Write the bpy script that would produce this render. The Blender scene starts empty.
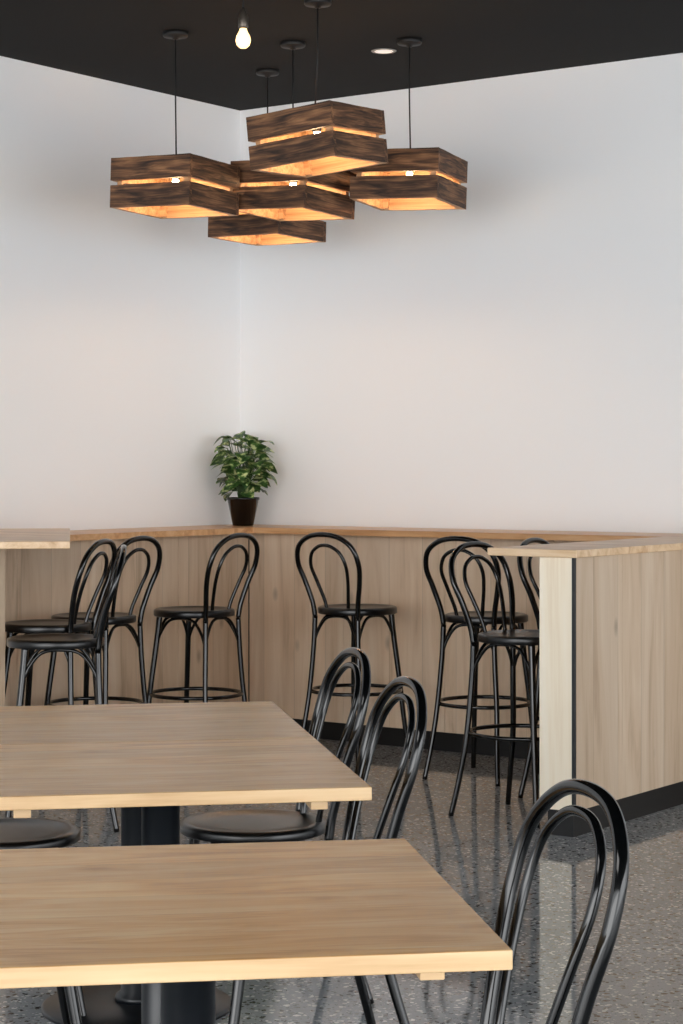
import bpy, bmesh, math, random
from mathutils import Vector, Matrix, Euler
random.seed(7)
S = bpy.context.scene
COL = S.collection
PI = math.pi

# ------------------------------------------------------------------ helpers
def srgb(r, g, b):
    def f(c):
        c /= 255.0
        return c/12.92 if c <= 0.04045 else ((c+0.055)/1.055)**2.4
    return (f(r), f(g), f(b), 1.0)

def thing(name, label, cat, loc=(0,0,0), rz=0.0, group=None):
    o = bpy.data.objects.new(name, None); COL.objects.link(o)
    o.location = loc; o.rotation_euler = (0,0,rz); o.empty_display_size = 0.1
    o['label'] = label; o['category'] = cat
    if group: o['group'] = group
    return o

def obj(name, bm, mats, parent=None, smooth=False, label=None):
    me = bpy.data.meshes.new(name)
    bmesh.ops.recalc_face_normals(bm, faces=bm.faces[:])
    bm.to_mesh(me); bm.free()
    if not isinstance(mats, (list, tuple)): mats = [mats]
    for m in mats: me.materials.append(m)
    if smooth:
        for p in me.polygons: p.use_smooth = True
    o = bpy.data.objects.new(name, me); COL.objects.link(o)
    if parent: o.parent = parent
    if label: o['label'] = label
    return o

def tag(o, label, cat, group=None):
    o['label'] = label; o['category'] = cat
    if group: o['group'] = group
    return o

def dup(root, loc, rz, label):
    r = root.copy(); COL.objects.link(r); r.location = loc; r.rotation_euler = (0,0,rz); r['label'] = label
    for ch in list(root.children):
        c = ch.copy(); COL.objects.link(c); c.parent = r
        for g in ch.children:
            d = g.copy(); COL.objects.link(d); d.parent = c
    return r

def add_box(bm, x0, x1, y0, y1, z0, z1, bevel=0.0, mi=0):
    r = bmesh.ops.create_cube(bm, size=1.0)
    vs = r['verts']
    for v in vs:
        v.co = Vector(((x0+x1)/2 + v.co.x*(x1-x0), (y0+y1)/2 + v.co.y*(y1-y0), (z0+z1)/2 + v.co.z*(z1-z0)))
    fs = set(f for v in vs for f in v.link_faces)
    for f in fs: f.material_index = mi
    if bevel > 0:
        es = list(set(e for v in vs for e in v.link_edges))
        bmesh.ops.bevel(bm, geom=es, offset=bevel, segments=2, affect='EDGES', profile=0.5)
    return vs

def box(*a, **k):
    bm = bmesh.new(); add_box(bm, *a, **k); return bm

def smooth_path(pts, n=8, closed=False):
    P = [Vector(p) for p in pts]; out = []
    m = len(P)
    rng = range(m) if closed else range(m-1)
    for i in rng:
        if closed:
            p0, p1, p2, p3 = P[(i-1)%m], P[i], P[(i+1)%m], P[(i+2)%m]
        else:
            p1, p2 = P[i], P[i+1]
            p0 = P[i-1] if i > 0 else p1*2-p2
            p3 = P[i+2] if i+2 < m else p2*2-p1
        for k in range(n):
            t = k/n
            out.append(0.5*((2*p1) + (p2-p0)*t + (2*p0-5*p1+4*p2-p3)*t*t + (3*p1-3*p2+p3-p0)*t*t*t))
    if not closed: out.append(P[-1])
    return out

def add_tube(bm, path, r, seg=12, closed=False, cap=True):
    n = len(path)
    rad = r if callable(r) else (lambda t: r)
    tang = []
    for i in range(n):
        a = path[(i-1) % n] if (closed or i > 0) else path[i]
        b = path[(i+1) % n] if (closed or i < n-1) else path[i]
        tang.append((b-a).normalized())
    t0 = tang[0]
    up = Vector((0,0,1)) if abs(t0.z) < 0.9 else Vector((1,0,0))
    nrm = (up - t0*up.dot(t0)).normalized()
    rings = []
    for i in range(n):
        t = tang[i]
        nrm = (nrm - t*nrm.dot(t)).normalized()
        bn = t.cross(nrm)
        rr = rad(i/(n-1))
        rings.append([bm.verts.new(path[i] + (nrm*math.cos(2*PI*k/seg) + bn*math.sin(2*PI*k/seg))*rr) for k in range(seg)])
    for i in range(n if closed else n-1):
        A, B = rings[i], rings[(i+1) % n]
        for k in range(seg):
            bm.faces.new((A[k], A[(k+1)%seg], B[(k+1)%seg], B[k]))
    if cap and not closed:
        bm.faces.new(rings[0][::-1]); bm.faces.new(rings[-1])

def tube(path, r, seg=12, closed=False):
    bm = bmesh.new(); add_tube(bm, path, r, seg, closed); return bm

def add_lathe(bm, prof, seg=48, cx=0, cy=0, cz=0):
    rings = []
    for (r, z) in prof:
        if r < 1e-6: rings.append([bm.verts.new((cx, cy, cz+z))])
        else: rings.append([bm.verts.new((cx+r*math.cos(2*PI*k/seg), cy+r*math.sin(2*PI*k/seg), cz+z)) for k in range(seg)])
    for A, B in zip(rings, rings[1:]):
        if len(A) == 1 and len(B) == 1: continue
        for k in range(seg):
            if len(A) == 1: bm.faces.new((A[0], B[(k+1)%seg], B[k]))
            elif len(B) == 1: bm.faces.new((A[k], A[(k+1)%seg], B[0]))
            else: bm.faces.new((A[k], A[(k+1)%seg], B[(k+1)%seg], B[k]))

def lathe(prof, seg=48, cx=0, cy=0, cz=0):
    bm = bmesh.new(); add_lathe(bm, prof, seg, cx, cy, cz); return bm

def prism(poly, z0, z1, bevel=0.0):
    bm = bmesh.new()
    lo = [bm.verts.new((x, y, z0)) for x, y in poly]
    hi = [bm.verts.new((x, y, z1)) for x, y in poly]
    n = len(poly)
    bm.faces.new(lo[::-1]); bm.faces.new(hi)
    for i in range(n): bm.faces.new((lo[i], lo[(i+1)%n], hi[(i+1)%n], hi[i]))
    if bevel: bmesh.ops.bevel(bm, geom=bm.edges[:], offset=bevel, segments=2, affect='EDGES', profile=0.5)
    return bm

# ------------------------------------------------------------------ materials
def new_mat(name):
    m = bpy.data.materials.new(name); m.use_nodes = True
    nt = m.node_tree
    b = nt.nodes['Principled BSDF']
    return m, nt, b

def plain(name, col, rough=0.5, metal=0.0, bump=0.0, bscale=60, var=0.06, coat=0.0, spec=0.5):
    m, nt, b = new_mat(name)
    N, L = nt.nodes, nt.links
    tc = N.new('ShaderNodeTexCoord')
    no = N.new('ShaderNodeTexNoise'); no.inputs['Scale'].default_value = bscale; no.inputs['Detail'].default_value = 4
    L.new(tc.outputs['Object'], no.inputs['Vector'])
    mr = N.new('ShaderNodeMapRange'); mr.inputs['To Min'].default_value = 1-var; mr.inputs['To Max'].default_value = 1+var
    L.new(no.outputs['Fac'], mr.inputs['Value'])
    mx = N.new('ShaderNodeVectorMath'); mx.operation = 'SCALE'
    mx.inputs[0].default_value = col[:3]; L.new(mr.outputs['Result'], mx.inputs['Scale'])
    L.new(mx.outputs[0], b.inputs['Base Color'])
    b.inputs['Roughness'].default_value = rough; b.inputs['Metallic'].default_value = metal
    b.inputs['Specular IOR Level'].default_value = spec
    b.inputs['Coat Weight'].default_value = coat; b.inputs['Coat Roughness'].default_value = 0.1
    if bump:
        bp = N.new('ShaderNodeBump'); bp.inputs['Strength'].default_value = bump; bp.inputs['Distance'].default_value = 0.002
        L.new(no.outputs['Fac'], bp.inputs['Height']); L.new(bp.outputs['Normal'], b.inputs['Normal'])
    return m

def wood(name, cols, grain=0, plank=1, width=0.1, rough=0.45, dens=1.0, pvar=0.12, bump=0.15, seam=0.0, distort=0.6, saw=0.0, fine=0.35, lo=0.28, hi=0.72, across=16.0, seamdark=0.78, along=1.5, knots=False, gain=1.0):
    """cols: dark, mid, light. grain = axis along which the grain runs, plank = axis across which planks lie"""
    m, nt, b = new_mat(name)
    N, L = nt.nodes, nt.links
    tc = N.new('ShaderNodeTexCoord'); sp = N.new('ShaderNodeSeparateXYZ')
    L.new(tc.outputs['Object'], sp.inputs[0])
    dv = N.new('ShaderNodeMath'); dv.operation = 'DIVIDE'; dv.inputs[1].default_value = width
    L.new(sp.outputs[plank], dv.inputs[0])
    fl = N.new('ShaderNodeMath'); fl.operation = 'FLOOR'; L.new(dv.outputs[0], fl.inputs[0])
    wn = N.new('ShaderNodeTexWhiteNoise'); wn.noise_dimensions = '1D'; L.new(fl.outputs[0], wn.inputs['W'])
    off = N.new('ShaderNodeVectorMath'); off.operation = 'SCALE'; off.inputs['Scale'].default_value = 9.0
    L.new(wn.outputs['Color'], off.inputs[0])
    ad = N.new('ShaderNodeVectorMath'); ad.operation = 'ADD'
    L.new(tc.outputs['Object'], ad.inputs[0]); L.new(off.outputs[0], ad.inputs[1])
    sc = [across*dens]*3; sc[grain] = along*dens
    mp = N.new('ShaderNodeMapping'); mp.inputs['Scale'].default_value = sc
    L.new(ad.outputs[0], mp.inputs['Vector'])
    n1 = N.new('ShaderNodeTexNoise'); n1.inputs['Scale'].default_value = 1.0; n1.inputs['Detail'].default_value = 5
    n1.inputs['Roughness'].default_value = 0.55; n1.inputs['Distortion'].default_value = distort
    L.new(mp.outputs[0], n1.inputs['Vector'])
    sc2 = [140.0*dens]*3; sc2[grain] = 6.0*dens
    mp2 = N.new('ShaderNodeMapping'); mp2.inputs['Scale'].default_value = sc2; L.new(ad.outputs[0], mp2.inputs['Vector'])
    n2 = N.new('ShaderNodeTexNoise'); n2.inputs['Scale'].default_value = 1.0; n2.inputs['Detail'].default_value = 3
    L.new(mp2.outputs[0], n2.inputs['Vector'])
    mxn = N.new('ShaderNodeMath'); mxn.operation = 'MULTIPLY_ADD'; mxn.inputs[1].default_value = fine
    L.new(n2.outputs['Fac'], mxn.inputs[0])
    sb = N.new('ShaderNodeMath'); sb.operation = 'SUBTRACT'; sb.inputs[1].default_value = fine/2
    L.new(n1.outputs['Fac'], sb.inputs[0]); L.new(sb.outputs[0], mxn.inputs[2])
    cr = N.new('ShaderNodeValToRGB')
    cr.color_ramp.elements[0].position = lo; cr.color_ramp.elements[0].color = cols[0]
    cr.color_ramp.elements[1].position = hi; cr.color_ramp.elements[1].color = cols[2]
    e = cr.color_ramp.elements.new((lo+hi)/2-0.02); e.color = cols[1]
    L.new(mxn.outputs[0], cr.inputs['Fac'])
    mr = N.new('ShaderNodeMapRange'); mr.inputs['To Min'].default_value = gain*(1-pvar); mr.inputs['To Max'].default_value = gain*(1+pvar)
    L.new(wn.outputs['Value'], mr.inputs['Value'])
    last = mr.outputs['Result']
    def times(sock):
        mu = N.new('ShaderNodeMath'); mu.operation = 'MULTIPLY'; L.new(last, mu.inputs[0]); L.new(sock, mu.inputs[1])
        return mu.outputs[0]
    if seam > 0:
        fr = N.new('ShaderNodeMath'); fr.operation = 'FRACT'; L.new(dv.outputs[0], fr.inputs[0])
        gt = N.new('ShaderNodeMath'); gt.operation = 'GREATER_THAN'; gt.inputs[1].default_value = seam; L.new(fr.outputs[0], gt.inputs[0])
        m2 = N.new('ShaderNodeMapRange'); m2.inputs['To Min'].default_value = seamdark; m2.inputs['To Max'].default_value = 1.0
        L.new(gt.outputs[0], m2.inputs['Value'])
        last = times(m2.outputs['Result'])
    if knots:
        mk = N.new('ShaderNodeMapping'); sk = [5.0]*3; sk[grain] = 2.6; mk.inputs['Scale'].default_value = sk
        L.new(ad.outputs[0], mk.inputs['Vector'])
        vk = N.new('ShaderNodeTexVoronoi'); vk.inputs['Scale'].default_value = 1.0; L.new(mk.outputs[0], vk.inputs['Vector'])
        m5 = N.new('ShaderNodeMapRange'); m5.inputs['From Min'].default_value = 0.03; m5.inputs['From Max'].default_value = 0.12
        m5.inputs['To Min'].default_value = 0.62; m5.inputs['To Max'].default_value = 1.0
        L.new(vk.outputs['Distance'], m5.inputs['Value'])
        last = times(m5.outputs['Result'])
    hsrc = mxn.outputs[0]
    if saw > 0:
        wv = N.new('ShaderNodeTexNoise'); wv.inputs['Scale'].default_value = 1.0; wv.inputs['Detail'].default_value = 3
        mp3 = N.new('ShaderNodeMapping'); s3 = [4.0]*3; s3[grain] = 6.0; s3[2] = 10.0; mp3.inputs['Scale'].default_value = s3
        L.new(tc.outputs['Object'], mp3.inputs['Vector']); L.new(mp3.outputs[0], wv.inputs['Vector'])
        m4 = N.new('ShaderNodeMapRange'); m4.inputs['From Min'].default_value = 0.35; m4.inputs['From Max'].default_value = 0.65
        m4.inputs['To Min'].default_value = 1-saw; m4.inputs['To Max'].default_value = 1+saw
        L.new(wv.outputs['Fac'], m4.inputs['Value'])
        last = times(m4.outputs['Result'])
    vm = N.new('ShaderNodeVectorMath'); vm.operation = 'SCALE'
    L.new(cr.outputs['Color'], vm.inputs[0]); L.new(last, vm.inputs['Scale'])
    L.new(vm.outputs[0], b.inputs['Base Color'])
    b.inputs['Roughness'].default_value = rough
    bp = N.new('ShaderNodeBump'); bp.inputs['Strength'].default_value = bump; bp.inputs['Distance'].default_value = 0.001
    L.new(hsrc, bp.inputs['Height']); L.new(bp.outputs['Normal'], b.inputs['Normal'])
    return m

def emis(name, col, strength):
    m, nt, b = new_mat(name)
    b.inputs['Base Color'].default_value = col
    b.inputs['Emission Color'].default_value = col
    b.inputs['Emission Strength'].default_value = strength
    return m

M_wall = plain('wall_paint', srgb(240,241,242), 0.75, bump=0.05, bscale=140, var=0.008)
M_ceil = plain('ceiling_paint', srgb(12,10,9), 0.9, bump=0.1, bscale=200, var=0.05, spec=0.3)
M_black = plain('black_lacquer', srgb(4,5,6), 0.11, var=0.1, bscale=15)
M_seat = plain('seat_lacquer', srgb(11,11,12), 0.28, var=0.12, bscale=25)
M_steel = plain('black_steel', srgb(12,16,21), 0.36, var=0.08, bscale=40)
M_cord = plain('black_cord', srgb(12,11,11), 0.6)
M_kick = plain('kick_black', srgb(6,6,7), 0.5)
OAK = (srgb(184,128,66), srgb(218,166,98), srgb(236,196,134))
M_oak_top = wood('table_oak', OAK, grain=0, plank=1, width=0.131, rough=0.26, pvar=0.13, seam=0.010, seamdark=0.72, distort=2.0, fine=0.26, across=13, lo=0.26, hi=0.74, bump=0.03, along=2.2)
M_oak_edge = wood('table_edge', (srgb(188,150,106), srgb(214,180,136), srgb(226,196,154)), grain=0, plank=1, width=0.5, rough=0.5, pvar=0.02)
BAR = (srgb(168,140,113), srgb(212,186,158), srgb(226,205,181))
bk = dict(width=0.20, rough=0.5, dens=0.75, pvar=0.09, distort=1.4, fine=0.20, across=11, lo=0.16, hi=0.74, bump=0.04, seam=0.012, seamdark=0.70, along=1.1, knots=True)
M_bar_a = wood('bar_oak_left', BAR, grain=2, plank=1, **bk)
M_bar_b = wood('bar_oak_right', BAR, grain=2, plank=0, **bk)
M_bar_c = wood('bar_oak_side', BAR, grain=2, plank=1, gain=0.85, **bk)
M_ctop_b = wood('countertop_oak', (srgb(172,122,78), srgb(206,158,110), srgb(224,182,138)), grain=0, plank=1, width=0.2, rough=0.33, pvar=0.06, distort=1.4, fine=0.2, across=11)
M_pale = wood('pale_oak', (srgb(232,212,184), srgb(246,232,208), srgb(250,240,222)), grain=2, plank=0, width=0.4, rough=0.5, pvar=0.02, dens=0.7, fine=0.2, bump=0.05)
M_pale_top = wood('pale_countertop', (srgb(194,152,110), srgb(220,186,146), srgb(236,208,174)), grain=0, plank=1, width=0.2, rough=0.35, pvar=0.05, distort=1.4, fine=0.2, across=11)
RUS = (srgb(34,21,14), srgb(88,58,37), srgb(150,107,72))
rk = dict(plank=2, width=0.9, rough=0.7, dens=1.0, pvar=0.1, bump=0.8, saw=0.30, distort=1.0, lo=0.30, hi=0.72, across=38, along=4.0, fine=0.42)
M_rustic = wood('reclaimed_wood_a', RUS, grain=0, **rk)
M_rustic2 = wood('reclaimed_wood_b', RUS, grain=1, **rk)
M_lit_tan = wood('lit_inside_tan_posts', (srgb(160,114,74), srgb(196,150,106), srgb(220,178,136)), grain=0, plank=2, width=0.9, rough=0.6, pvar=0.03, across=40)  # lamplight painted in as lighter wood on inner board faces; posts simply tan
M_bulb = emis('warm_bulb', (1.0, 0.68, 0.38, 1), 100)
M_bulb2 = emis('bare_bulb', (1.0, 0.68, 0.32, 1), 2.2)
M_down = emis('downlight_diffuser', (1.0, 0.95, 0.88, 1), 0.45)
M_trimw = plain('white_trim', srgb(150,148,144), 0.5)
M_pot = plain('pot_black', srgb(3,3,5), 0.10, spec=0.5)
M_soil = plain('soil', srgb(40,28,20), 0.95, bump=0.6, bscale=120, var=0.3)
M_stem = plain('stem_green', srgb(58,84,40), 0.5)

# leaf: green with pale mottling
M_leaf, nt, b = new_mat('variegated_leaf')
tc = nt.nodes.new('ShaderNodeTexCoord')
no = nt.nodes.new('ShaderNodeTexNoise'); no.inputs['Scale'].default_value = 34; no.inputs['Detail'].default_value = 3
nt.links.new(tc.outputs['Object'], no.inputs['Vector'])
cr = nt.nodes.new('ShaderNodeValToRGB')
cr.color_ramp.elements[0].position = 0.42; cr.color_ramp.elements[0].color = srgb(42,74,36)
cr.color_ramp.elements[1].position = 0.63; cr.color_ramp.elements[1].color = srgb(204,210,152)
e = cr.color_ramp.elements.new(0.54); e.color = srgb(86,120,58)
nt.links.new(no.outputs['Fac'], cr.inputs['Fac']); nt.links.new(cr.outputs['Color'], b.inputs['Base Color'])
b.inputs['Roughness'].default_value = 0.33

# terrazzo floor
M_floor, nt, b = new_mat('ground_concrete')
N, L = nt.nodes, nt.links
tc = N.new('ShaderNodeTexCoord')
wob = N.new('ShaderNodeTexNoise'); wob.inputs['Scale'].default_value = 50; wob.inputs['Detail'].default_value = 2
L.new(tc.outputs['Object'], wob.inputs['Vector'])
wm = N.new('ShaderNodeVectorMath'); wm.operation = 'MULTIPLY_ADD'; wm.inputs[1].default_value = (0.025,0.025,0.025)
L.new(wob.outputs['Color'], wm.inputs[0]); L.new(tc.outputs['Object'], wm.inputs[2])
big = N.new('ShaderNodeTexNoise'); big.inputs['Scale'].default_value = 1.2; big.inputs['Detail'].default_value = 5
L.new(tc.outputs['Object'], big.inputs['Vector'])
base = N.new('ShaderNodeValToRGB')
base.color_ramp.elements[0].position = 0.3; base.color_ramp.elements[0].color = srgb(144,150,155)
base.color_ramp.elements[1].position = 0.7; base.color_ramp.elements[1].color = srgb(165,170,174)
L.new(big.outputs['Fac'], base.inputs['Fac'])
prev = base.outputs['Color']
for scale, pick, size, ca, cb in ((130, 0.34, 0.45, srgb(88,91,94), srgb(200,203,204)), (56, 0.32, 0.41, srgb(42,42,45), srgb(94,92,91)), (64, 0.29, 0.40, srgb(204,206,207), srgb(230,230,229))):
    v = N.new('ShaderNodeTexVoronoi'); v.inputs['Scale'].default_value = scale
    L.new(wm.outputs[0], v.inputs['Vector'])
    sx = N.new('ShaderNodeSeparateColor'); L.new(v.outputs['Color'], sx.inputs[0])
    lt = N.new('ShaderNodeMath'); lt.operation = 'LESS_THAN'; lt.inputs[1].default_value = size; L.new(v.outputs['Distance'], lt.inputs[0])
    l2 = N.new('ShaderNodeMath'); l2.operation = 'LESS_THAN'; l2.inputs[1].default_value = pick; L.new(sx.outputs[0], l2.inputs[0])
    mu = N.new('ShaderNodeMath'); mu.operation = 'MULTIPLY'; L.new(lt.outputs[0], mu.inputs[0]); L.new(l2.outputs[0], mu.inputs[1])
    cm = N.new('ShaderNodeMix'); cm.data_type = 'RGBA'; cm.inputs[6].default_value = ca; cm.inputs[7].default_value = cb
    L.new(sx.outputs[1], cm.inputs[0])
    mm = N.new('ShaderNodeMix'); mm.data_type = 'RGBA'
    L.new(mu.outputs[0], mm.inputs[0]); L.new(prev, mm.inputs[6]); L.new(cm.outputs[2], mm.inputs[7])
    prev = mm.outputs[2]
L.new(prev, b.inputs['Base Color'])
b.inputs['Roughness'].default_value = 0.06

# ------------------------------------------------------------------ room frame
F = 2023.0; H = 1.42
C = Vector((-0.56, 11.16, 0)); ANG = math.atan2(-0.583, 0.812)
ea = Vector((math.cos(ANG), math.sin(ANG), 0)); eb = Vector((ea.y, -ea.x, 0))
def room(a, b, z=0): return C + ea*a + eb*b + Vector((0,0,z))
CEIL = 3.38
def struct(name, bm, m):
    o = obj(name, bm, m); o.location = C; o.rotation_euler = (0,0,ANG); o['kind'] = 'structure'; return o
struct('wall_left', box(-0.15, 0, -13, 0.15, 0, CEIL), M_wall)
struct('wall_right', box(0, 13, 0, 0.15, 0, CEIL), M_wall)
struct('floor', box(-0.15, 13, -13, 0.15, -0.1, 0), M_floor)
struct('ceiling', box(-0.15, 13, -13, 0.15, CEIL, CEIL+0.1), M_ceil)

# ------------------------------------------------------------------ bars (local x = a, local y = -b)
BT = 1.10; TH = 0.030
def root(name, label, cat, group=None): return thing(name, label, cat, C, ANG, group)
def panels(bm, axis, lo, hi, f0, f1, z0, z1, w):
    n = max(1, round((hi-lo)/w)); s = (hi-lo)/n
    for i in range(n):
        u0, u1 = lo+i*s+0.001, lo+(i+1)*s-0.001
        if axis == 'y': add_box(bm, f0, f1, u0, u1, z0, z1, bevel=0.0008)
        else: add_box(bm, u0, u1, f0, f1, z0, z1, bevel=0.0008)
KZ = 0.10
FD = 0.30
BE = 2.60
t = root('bar_counter', 'oak-panelled bar front with vertical grain running along the left wall', 'bar')
obj('carcass', box(0.002, FD-0.02, -BE, -FD-0.004, KZ, BT-TH-0.001), M_kick, t)
bm = bmesh.new(); panels(bm, 'y', -BE, -FD-0.004, FD-0.019, FD, KZ, BT-TH-0.001, 0.6); obj('front_panel', bm, M_bar_a, t)
obj('kickboard', box(0.002, FD-0.05, -BE, -FD, 0, KZ), M_kick, t)
t = root('bar_counter', 'oak-panelled bar front with vertical grain running along the right wall', 'bar')
obj('carcass', box(0.002, 4.0, -FD+0.02, -0.002, KZ, BT-TH-0.001), M_kick, t)
bm = bmesh.new(); panels(bm, 'x', FD+0.002, 4.0, -FD, -FD+0.019, KZ, BT-TH-0.001, 0.6); obj('front_panel', bm, M_bar_b, t)
obj('kickboard', box(0.002, 4.0, -FD+0.05, -0.002, 0, KZ), M_kick, t)
D = 0.44
ct = obj('bar_countertop', prism([(0.001,-0.001),(0.001,-BE),(D,-BE),(D,-D),(4.0,-D),(4.0,-0.001)], BT-TH, BT, 0.003), M_ctop_b)
ct.location = C; ct.rotation_euler = (0,0,ANG)
tag(ct, 'long oak countertop running round the corner of the two white walls', 'countertop')

# right peninsula
PB = 1.95; A0, A1 = 3.03, 3.184
t = root('peninsula_counter', 'freestanding bar half-wall at right with oak panels and pale end panel', 'bar')
obj('carcass', box(A0+0.01, A1-0.02, -PB+0.02, -FD-0.03, KZ, BT-TH-0.001), M_kick, t)
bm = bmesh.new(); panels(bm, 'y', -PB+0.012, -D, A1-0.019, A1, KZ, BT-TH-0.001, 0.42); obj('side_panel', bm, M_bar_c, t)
bm = bmesh.new(); panels(bm, 'y', -PB+0.02, -D, A0, A0+0.009, KZ, BT-TH-0.001, 0.42); obj('side_panel', bm, M_bar_a, t)
obj('end_panel', box(A0, A1-0.012, -PB, -PB+0.018, 0.10, BT-TH-0.001, bevel=0.001), M_pale, t, label='pale cream end panel')
obj('corner_trim', box(A1-0.011, A1+0.002, -PB-0.002, -PB+0.010, KZ, BT-TH-0.001), M_steel, t, label='dark metal corner strip')
obj('kickboard', box(A0+0.03, A1-0.012, -PB+0.012, -FD-0.03, 0, KZ), M_kick, t)
ct = obj('bar_countertop', prism([(2.806,-D-0.001),(2.806,-PB-0.02),(3.205,-PB-0.02),(3.205,-D-0.001)], BT-TH, BT, 0.003), M_pale_top)
ct.location = C; ct.rotation_euler = (0,0,ANG)
tag(ct, 'oak countertop capping the freestanding half-wall at right', 'countertop')

# pale slab at the left edge: lies over the end of the left bar, square to the cafe tables
def to_local(p):
    r = Vector((p[0], p[1], 0)) - C
    return (r.dot(ea), -r.dot(eb))
Nn = Vector((-1.049, 7.82, 0)); Fr = Vector((-1.268, 9.45, 0))
dirL = (Fr-Nn).normalized(); left = Vector((-dirL.y, dirL.x, 0))
def to_wall(p):
    a = (p-C).dot(ea); k = left.dot(ea)
    return p + left*((0.002-a)/k)
poly = [to_local(p) for p in (Nn, Fr, to_wall(Fr), to_wall(Nn))]
t = root('high_bench', 'pale wooden high bench top with square end jutting in at the left edge', 'high table')
obj('benchtop', prism(poly, 1.1005, 1.129, 0.003), M_pale_top, t)
obj('support_panel', box(0.002, 0.84, -2.72, -2.64, KZ, 1.1, bevel=0.001), M_bar_b, t)
obj('kickboard', box(0.002, 0.82, -2.70, -2.66, 0, KZ), M_kick, t)

# ------------------------------------------------------------------ bar stool
def pole_path(pts, n=10): return smooth_path(pts, n)
def mirror(pts): return [(x,-y,z) for x,y,z in pts]
def seat_prof(R, z, th=0.030):
    return [(0,z-0.006),(R*0.5,z-0.0055),(R*0.78,z-0.003),(R*0.84,z+0.001),(R*0.93,z+0.002),(R*0.985,z-0.002),(R,z-0.007),(R,z-th+0.004),(R*0.985,z-th),(0,z-th)]

def make_stool():
    t = thing('bar_stool', '', 'bar stool', group='black bentwood bar stools')
    obj('seat', lathe(seat_prof(0.192, 0.742, 0.032)), M_seat, t, True)
    rear = [(-0.235,0.188,0.0),(-0.205,0.168,0.16),(-0.180,0.153,0.33),(-0.168,0.136,0.55),(-0.164,0.130,0.70)]
    hoop = [(-0.164,0.130,0.70),(-0.173,0.139,0.77),(-0.196,0.166,0.87),(-0.226,0.184,0.955),(-0.25,0.162,1.035),(-0.264,0.092,1.083),(-0.268,0,1.096)]
    hoop = hoop + [(x,-y,z) for x,y,z in hoop[-2::-1]]
    for r in (rear, mirror(rear)):
        obj('leg', tube(pole_path(r), lambda u: 0.011+0.0013*min(1,u*1.5)), M_black, t, True)
    obj('back_hoop', tube(pole_path(hoop, 8), 0.0122), M_black, t, True)
    inner = [(-0.150,0.062,0.715),(-0.163,0.072,0.78),(-0.193,0.094,0.87),(-0.224,0.106,0.945),(-0.243,0.086,1.005),(-0.252,0.042,1.037),(-0.254,0,1.045)]
    inner = inner + [(x,-y,z) for x,y,z in inner[-2::-1]]
    obj('inner_hoop', tube(pole_path(inner, 8), 0.0085), M_black, t, True)
    front = [(0.19,0.172,0.0),(0.167,0.155,0.2),(0.148,0.140,0.4),(0.128,0.122,0.6),(0.118,0.114,0.714)]
    for r in (front, mirror(front)):
        obj('leg', tube(pole_path(r), lambda u: 0.0115+0.003*u), M_black, t, True)
    ring = [Vector((-0.012+0.218*math.cos(2*PI*k/40), 0.213*math.sin(2*PI*k/40), 0.34)) for k in range(40)]
    obj('foot_ring', tube(ring, 0.009, closed=True), M_black, t, True)
    def legp(kind, s, z):
        pts = rear if kind == 'r' else front
        for p, q in zip(pts, pts[1:]):
            if p[2] <= z <= q[2]:
                u = (z-p[2])/(q[2]-p[2]); return Vector((p[0]+(q[0]-p[0])*u, s*(p[1]+(q[1]-p[1])*u), z))
    for A, B in ((('f',1),('f',-1)), (('f',-1),('r',-1)), (('r',-1),('r',1)), (('r',1),('f',1))):
        p = legp(A[0],A[1],0.57); q = legp(B[0],B[1],0.57)
        def mixp(u, z, k=1.0): 
            v = p.lerp(q,u)*k; v.z = z; return v
        path = smooth_path([p, mixp(.08,.635,.97), mixp(.24,.691,.94), mixp(.5,.703,.9), mixp(.76,.691,.94), mixp(.92,.635,.97), q], 6)
        obj('brace', tube(path, 0.007, 10), M_black, t, True)
    return t

def look(dx, dy): return math.atan2(dy, dx)
fa_left = look(*(-ea).xy); fa_right = look(*(-eb).xy); fa_pen = look(*ea.xy)
stools = [
 (room(0.79,1.34), fa_left+0.05, 'black bentwood bar stool just left of below the potted plant'),
 (room(1.33,0.76), fa_right-0.05, 'black bentwood bar stool alone in the middle of the right-hand bar'),
 (room(2.10,0.83), fa_right+0.05, 'black bentwood bar stool behind the one at the pale end panel'),
 (room(2.79,1.65), fa_pen-0.12, 'black bentwood bar stool nearest the pale end panel of the half-wall'),
 (room(2.76,1.06), fa_pen+0.05, 'black bentwood bar stool mostly hidden behind the freestanding half-wall'),
 (room(0.68,1.92), fa_left+0.10, 'black bentwood bar stool, rearmost of the left cluster with hoop furthest right'),
 (room(0.82,2.37), fa_left+0.36, 'black bentwood bar stool, middle one of the left cluster'),
 (Vector((-1.13,8.00,0)), PI+0.14, 'black bentwood bar stool nearest the camera in the left cluster'),
]
s0 = make_stool()
for i, (p, rz, lab) in enumerate(stools):
    if i == 0: s0.location = p; s0.rotation_euler = (0,0,rz); s0['label'] = lab
    else: dup(s0, p, rz, lab)

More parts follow.
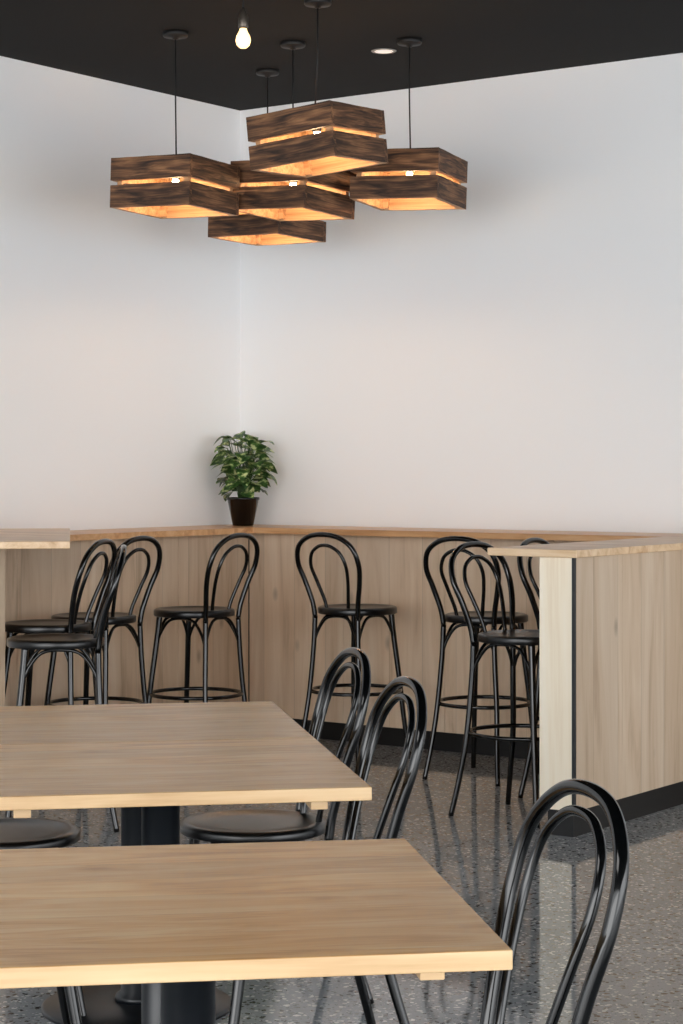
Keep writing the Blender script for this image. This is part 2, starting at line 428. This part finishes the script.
# ------------------------------------------------------------------ cafe chair
def make_chair():
    t = thing('cafe_chair', '', 'chair', group='black bentwood chairs')
    obj('seat', lathe(seat_prof(0.20, 0.465, 0.026)), M_seat, t, True)
    rear = [(-0.27,0.190,0.0),(-0.225,0.170,0.15),(-0.185,0.154,0.3),(-0.168,0.146,0.43)]
    hoop = [(-0.168,0.146,0.43),(-0.178,0.152,0.50),(-0.205,0.170,0.62),(-0.238,0.187,0.735),(-0.264,0.170,0.83),(-0.284,0.099,0.893),(-0.289,0,0.911)]
    hoop = hoop + [(x,-y,z) for x,y,z in hoop[-2::-1]]
    for r in (rear, mirror(rear)):
        obj('leg', tube(pole_path(r), lambda u: 0.0108+0.0015*min(1,u*1.5), 16), M_black, t, True)
    obj('back_hoop', tube(pole_path(hoop, 10), 0.0123, 20), M_black, t, True)
    inner = [(-0.158,0.072,0.445),(-0.170,0.083,0.52),(-0.203,0.108,0.64),(-0.237,0.123,0.745),(-0.260,0.108,0.82),(-0.274,0.058,0.864),(-0.277,0,0.875)]
    inner = inner + [(x,-y,z) for x,y,z in inner[-2::-1]]
    obj('inner_hoop', tube(pole_path(inner, 10), 0.0086, 16), M_black, t, True)
    front = [(0.20,0.165,0.0),(0.172,0.146,0.15),(0.148,0.128,0.3),(0.13,0.115,0.442)]
    for r in (front, mirror(front)):
        obj('leg', tube(pole_path(r), lambda u: 0.0112+0.004*u, 16), M_black, t, True)
    ring = [Vector((-0.012+0.184*math.cos(2*PI*k/40), 0.182*math.sin(2*PI*k/40), 0.345)) for k in range(40)]
    obj('leg_ring', tube(ring, 0.009, closed=True), M_black, t, True)
    return t
def chair_at(apx, apy, back_ang):
    bx, by = math.cos(back_ang), math.sin(back_ang)
    return Vector((apx-0.29*bx, apy-0.29*by, 0)), back_ang+PI
c0 = make_chair()
chairs = [chair_at(0.390,3.19,math.radians(18))+('black bentwood chair at right of the nearest table, back hoop toward bottom right',),
          chair_at(0.160,4.77,math.radians(16))+('black bentwood chair between the two tables, its hoop the nearer of the pair',),
          chair_at(0.040,5.53,math.radians(17))+('black bentwood chair tucked into the far table, its round seat showing',),
          (Vector((-0.885,5.30,0)), math.radians(10), 'black bentwood chair at left edge whose seat peeks out below the far table'),
          (Vector((-0.79,4.62,0)), math.radians(14), 'black bentwood chair at bottom left with only a front leg showing')]
for i, (p, rz, lab) in enumerate(chairs):
    if i == 0: c0.location = p; c0.rotation_euler = (0,0,rz); c0['label'] = lab
    else: dup(c0, p, rz, lab)

# ------------------------------------------------------------------ tables
def make_table(corner, ang, w, d, label):
    ur = Vector((math.cos(ang), math.sin(ang), 0)); ub = Vector((-ur.y, ur.x, 0))
    c = Vector((corner[0], corner[1], 0)) - ur*(w/2) + ub*(d/2)
    t = thing('cafe_table', label, 'table', c, ang, 'square oak pedestal tables')
    bm = box(-w/2, w/2, -d/2, d/2, 0.722, 0.75, bevel=0.0022)
    bm.normal_update()
    for f in bm.faces:
        f.material_index = 0 if abs(f.normal.z) > 0.6 else 1
    obj('tabletop', bm, [M_oak_top, M_oak_edge], t)
    for s in (-1, 1):
        obj('batten', box(s*(w/2-0.10)-0.018, s*(w/2-0.10)+0.018, -d/2+0.07, d/2-0.07, 0.694, 0.7215, bevel=0.002), M_oak_edge, t)
    obj('mounting_plate', box(-0.18, 0.18, -0.18, 0.18, 0.712, 0.7215, bevel=0.001), M_steel, t)
    obj('pedestal_column', lathe([(0,0.02),(0.06,0.02),(0.056,0.035),(0.043,0.045),(0.043,0.69),(0.07,0.70),(0.07,0.7115),(0,0.7115)], 40), M_steel, t, True)
    obj('base_plate', lathe([(0,0.0),(0.25,0.0),(0.25,0.008),(0.243,0.013),(0.1,0.019),(0.062,0.0205),(0,0.0205)], 64), M_steel, t, True)
    return t
make_table((0.2374,2.80), math.radians(8.3), 0.84, 0.85, 'square oak table nearest the camera across the bottom of the photo')
angT = math.radians(9.6)
nr = Vector((0.0637,4.221)); ubT = Vector((-math.sin(angT), math.cos(angT)))
make_table(nr, angT, 0.82, 0.780, 'square oak table, front one of the two pushed together')
p2 = nr + ubT*0.784
make_table(p2, angT, 0.82, 0.783, 'square oak table, rear one of the two pushed together')

# ------------------------------------------------------------------ pendant lamps
LS = 0.42; BH = 0.101; GAP = 0.021
def make_lamp():
    t = thing('pendant_lamp', '', 'pendant lamp', group='reclaimed wood box pendants')
    h = LS/2; tb = 0.022
    def frame(z0, z1, name):
        bm = bmesh.new()
        specs = [(-h, h, -h, -h+tb, (0,1,0), 0), (-h, h, h-tb, h, (0,-1,0), 0), (-h, -h+tb, -h+tb+.0005, h-tb-.0005, (1,0,0), 2), (h-tb, h, -h+tb+.0005, h-tb-.0005, (-1,0,0), 2)]
        for x0,x1,y0,y1,inn,mi in specs:
            vs = add_box(bm, x0,x1,y0,y1,z0,z1, mi=mi)
            bm.normal_update()
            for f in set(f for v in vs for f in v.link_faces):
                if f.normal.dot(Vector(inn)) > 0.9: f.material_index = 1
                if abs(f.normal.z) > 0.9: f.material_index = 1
        bmesh.ops.subdivide_edges(bm, edges=[e for e in bm.edges if e.calc_length() > 0.3], cuts=9)
        rr = random.Random(int(z0*1000))
        for v in bm.verts: v.co.z += rr.uniform(-0.001, 0.001)
        return obj(name, bm, [M_rustic, M_lit_tan, M_rustic2], t)
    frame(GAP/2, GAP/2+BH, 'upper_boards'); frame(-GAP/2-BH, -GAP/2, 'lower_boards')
    for sx in (-1,1):
        for sy in (-1,1):
            x = sx*(h-tb-0.0125); y = sy*(h-tb-0.0125)
            obj('corner_post', box(x-0.012, x+0.012, y-0.012, y+0.012, -GAP/2-BH+0.005, GAP/2+BH-0.005), M_lit_tan, t)
    obj('crossbar', box(-h+tb+.0005, h-tb-.0005, -0.03, 0.03, GAP/2+BH-0.022, GAP/2+BH-0.002), M_rustic, t)
    obj('socket', lathe([(0,0.135),(0.006,0.135),(0.010,0.128),(0.022,0.118),(0.022,0.045),(0.018,0.035),(0,0.035)], 24), M_cord, t, True)
    obj('bulb', lathe([(0,0.0349),(0.013,0.0345),(0.015,0.02),(0.024,0.0),(0.027,-0.015),(0.024,-0.030),(0.013,-0.041),(0,-0.044)], 24), M_bulb, t, True)
    return t
def hang(root_, top_z):
    R = root_.rotation_euler.to_matrix()
    inv = R.inverted()
    st = R @ Vector((0,0,0.131))
    c = obj('cord', tube([st, Vector((0,0,(top_z+0.13)/2)), Vector((0,0,top_z-0.015))], 0.0035, 8), M_cord, root_, True)
    c.rotation_euler = inv.to_euler()
    c = obj('ceiling_canopy', lathe([(0,top_z-0.034),(0.012,top_z-0.034),(0.016,top_z-0.026),(0.054,top_z-0.022),(0.058,top_z-0.016),(0.058,top_z-0.0005),(0,top_z-0.0005)], 32), M_cord, root_, True)
    c.rotation_euler = inv.to_euler()
th = math.radians(-33)
d2 = math.radians
lamps = [(-0.10,8.51,2.79, 'topmost and nearest wooden box pendant lamp of the cluster', 0.0, -5),
         (-0.750,9.14,2.68, 'leftmost wooden box pendant lamp of the cluster', 0.08, 1.5),
         (0.312,9.30,2.735, 'rightmost wooden box pendant lamp of the cluster', 0.20, 2.0),
         (-0.225,9.36,2.695, 'wooden box pendant lamp in the centre, directly below the topmost one', 0.00, 3.0),
         (-0.366,10.02,2.652, 'lowest and rearmost wooden box pendant lamp of the cluster', 0.00, 1.0)]
l0 = make_lamp()
made = []
for i, (x,y,z,lab,dr,tilt) in enumerate(lamps):
    o = l0 if i == 0 else dup(l0, (x,y,z), 0, lab)
    o.location = (x,y,z); o['label'] = lab
    M = Matrix.Rotation(d2(tilt), 3, 'Y') @ Matrix.Rotation(th+dr, 3, 'Z')
    o.rotation_euler = M.to_euler()
    made.append((o, z))
for o, z in made: hang(o, CEIL-z)

# bare bulb pendant
t = thing('bare_bulb_pendant', 'bare glowing bulb on a black cord in front of the wooden pendants', 'pendant lamp', (-0.345,7.1,2.925))
obj('bulb', lathe([(0,-0.040),(0.012,-0.038),(0.023,-0.028),(0.027,-0.012),(0.024,0.004),(0.015,0.020),(0.012,0.030),(0,0.030)], 28), M_bulb2, t, True)
obj('socket', lathe([(0,0.0305),(0.016,0.0305),(0.018,0.036),(0.018,0.070),(0.012,0.086),(0.005,0.10),(0,0.10)], 24), plain('socket_metal', srgb(90,82,74), 0.35, 0.7), t, True)
tz = CEIL-2.925
obj('cord', tube([Vector((0,0,0.099)), Vector((-0.004,0,0.3)), Vector((0,0,tz-0.015))], 0.0035, 8), M_cord, t, True)
obj('ceiling_canopy', lathe([(0,tz-0.03),(0.016,tz-0.026),(0.058,tz-0.022),(0.062,tz-0.0005),(0,tz-0.0005)], 32), M_cord, t, True)

# recessed downlight
t = thing('ceiling_downlight', 'small round white recessed downlight in the dark ceiling', 'ceiling light', (0.2,9.55,CEIL))
obj('trim_ring', lathe([(0.045,-0.001),(0.045,-0.004),(0.056,-0.004),(0.060,-0.001),(0.045,-0.001)], 40), M_trimw, t, True)
obj('diffuser', lathe([(0,-0.003),(0.0445,-0.003),(0.0445,-0.001),(0,-0.001)], 40), M_down, t)

# ------------------------------------------------------------------ plant
pp = room(0.22, 0.25, BT+0.0005)
t = thing('potted_plant', 'bushy variegated green plant in a black pot in the countertop corner', 'plant', pp)
obj('pot', lathe([(0,0),(0.052,0),(0.056,0.004),(0.084,0.138),(0.089,0.140),(0.089,0.152),(0.078,0.152),(0.076,0.128),(0,0.128)], 40), M_pot, t, True)
obj('soil', lathe([(0,0.134),(0.070,0.131),(0.0705,0.1285),(0,0.1285)], 30), M_soil, t, True)
leaf_bm = bmesh.new(); stem_bm = bmesh.new()
rnd = random.Random(5)
def add_leaf(bm, base, dirv, length, width, droop, roll):
    d = dirv.normalized()
    side = d.cross(Vector((0,0,1)))
    if side.length < 0.1: side = Vector((1,0,0))
    side.normalize(); upv = side.cross(d).normalized()
    rot = Matrix.Rotation(roll, 3, d); side = rot @ side; upv = rot @ upv
    prof = [0.06,0.66,0.95,1.0,0.92,0.74,0.44,0.03]
    rows = []; n = len(prof)
    for i, w in enumerate(prof):
        u = i/(n-1)
        c = base + d*length*u - Vector((0,0,1))*droop*length*u*u
        hw = width*0.5*w
        rows.append([bm.verts.new(c - side*hw + upv*hw*0.22), bm.verts.new(c), bm.verts.new(c + side*hw + upv*hw*0.22)])
    for A, B in zip(rows, rows[1:]):
        bm.faces.new((A[0],A[1],B[1],B[0])); bm.faces.new((A[1],A[2],B[2],B[1]))
NL = 86
for i in range(NL):
    phi = (i*2.39996 + rnd.uniform(-0.4, 0.4)) % (2*PI); hh = (i+rnd.random())/NL
    rmax = 0.15*math.sqrt(max(0.15, 1-(abs(hh-0.5)/0.74)**2))
    rr = rmax*rnd.uniform(0.35,1.0)
    base = Vector((rr*0.72*math.cos(phi), rr*0.72*math.sin(phi), 0.18+hh*0.29))
    dirv = Vector((math.cos(phi+rnd.uniform(-.6,.6)), math.sin(phi+rnd.uniform(-.6,.6)), rnd.uniform(0.05,0.75)+ (0.5 if hh>0.8 else 0)))
    add_leaf(leaf_bm, base, dirv, rnd.uniform(0.085,0.115), rnd.uniform(0.074,0.094), rnd.uniform(0.35,0.9), rnd.uniform(-0.7,0.7))
    s = Vector((rnd.uniform(-.025,.025), rnd.uniform(-.025,.025), 0.131))
    add_tube(stem_bm, smooth_path([s, s.lerp(base,0.5)+Vector((0,0,0.03)), base], 3), 0.0018, 5)
obj('foliage', leaf_bm, M_leaf, t, True)
obj('stems', stem_bm, M_stem, t, True)

# ------------------------------------------------------------------ light
w = bpy.data.worlds.new('World'); S.world = w; w.use_nodes = True
bg = w.node_tree.nodes['Background']; bg.inputs['Color'].default_value = (0.94, 0.972, 1.0, 1); bg.inputs['Strength'].default_value = 3.5
def area(name, loc, target, sx, sy, power, col):
    l = bpy.data.lights.new(name, 'AREA'); l.shape = 'RECTANGLE'; l.size = sx; l.size_y = sy; l.energy = power; l.color = col
    o = bpy.data.objects.new(name, l); COL.objects.link(o); o.location = loc
    o.rotation_euler = (Vector(target)-Vector(loc)).to_track_quat('-Z','Y').to_euler()
area('window_light_a', (-3.5,-3.5,1.7), (0.3,10,3.0), 8, 2.8, 270, (1.0,0.985,0.97))
area('window_light_b', (6.0,-1.5,1.7), (-1,10,3.0), 7, 2.8, 150, (0.97,0.985,1.0))
area('table_fill', (-2.2,2.2,3.30), (-0.4,3.9,0.75), 2.2, 1.6, 50, (1.0,0.985,0.97))  # unseen overhead fill added to brighten the tabletops, no real roof opening

# ------------------------------------------------------------------ camera
cam = bpy.data.cameras.new('Camera'); co = bpy.data.objects.new('Camera', cam); COL.objects.link(co)
co.location = (0,0,H); co.rotation_euler = (PI/2,0,0)
cam.lens = F/1024*36; cam.sensor_width = 36; cam.shift_y = -46/1024; cam.clip_start = 0.05
S.camera = co
S.view_settings.view_transform = 'Standard'
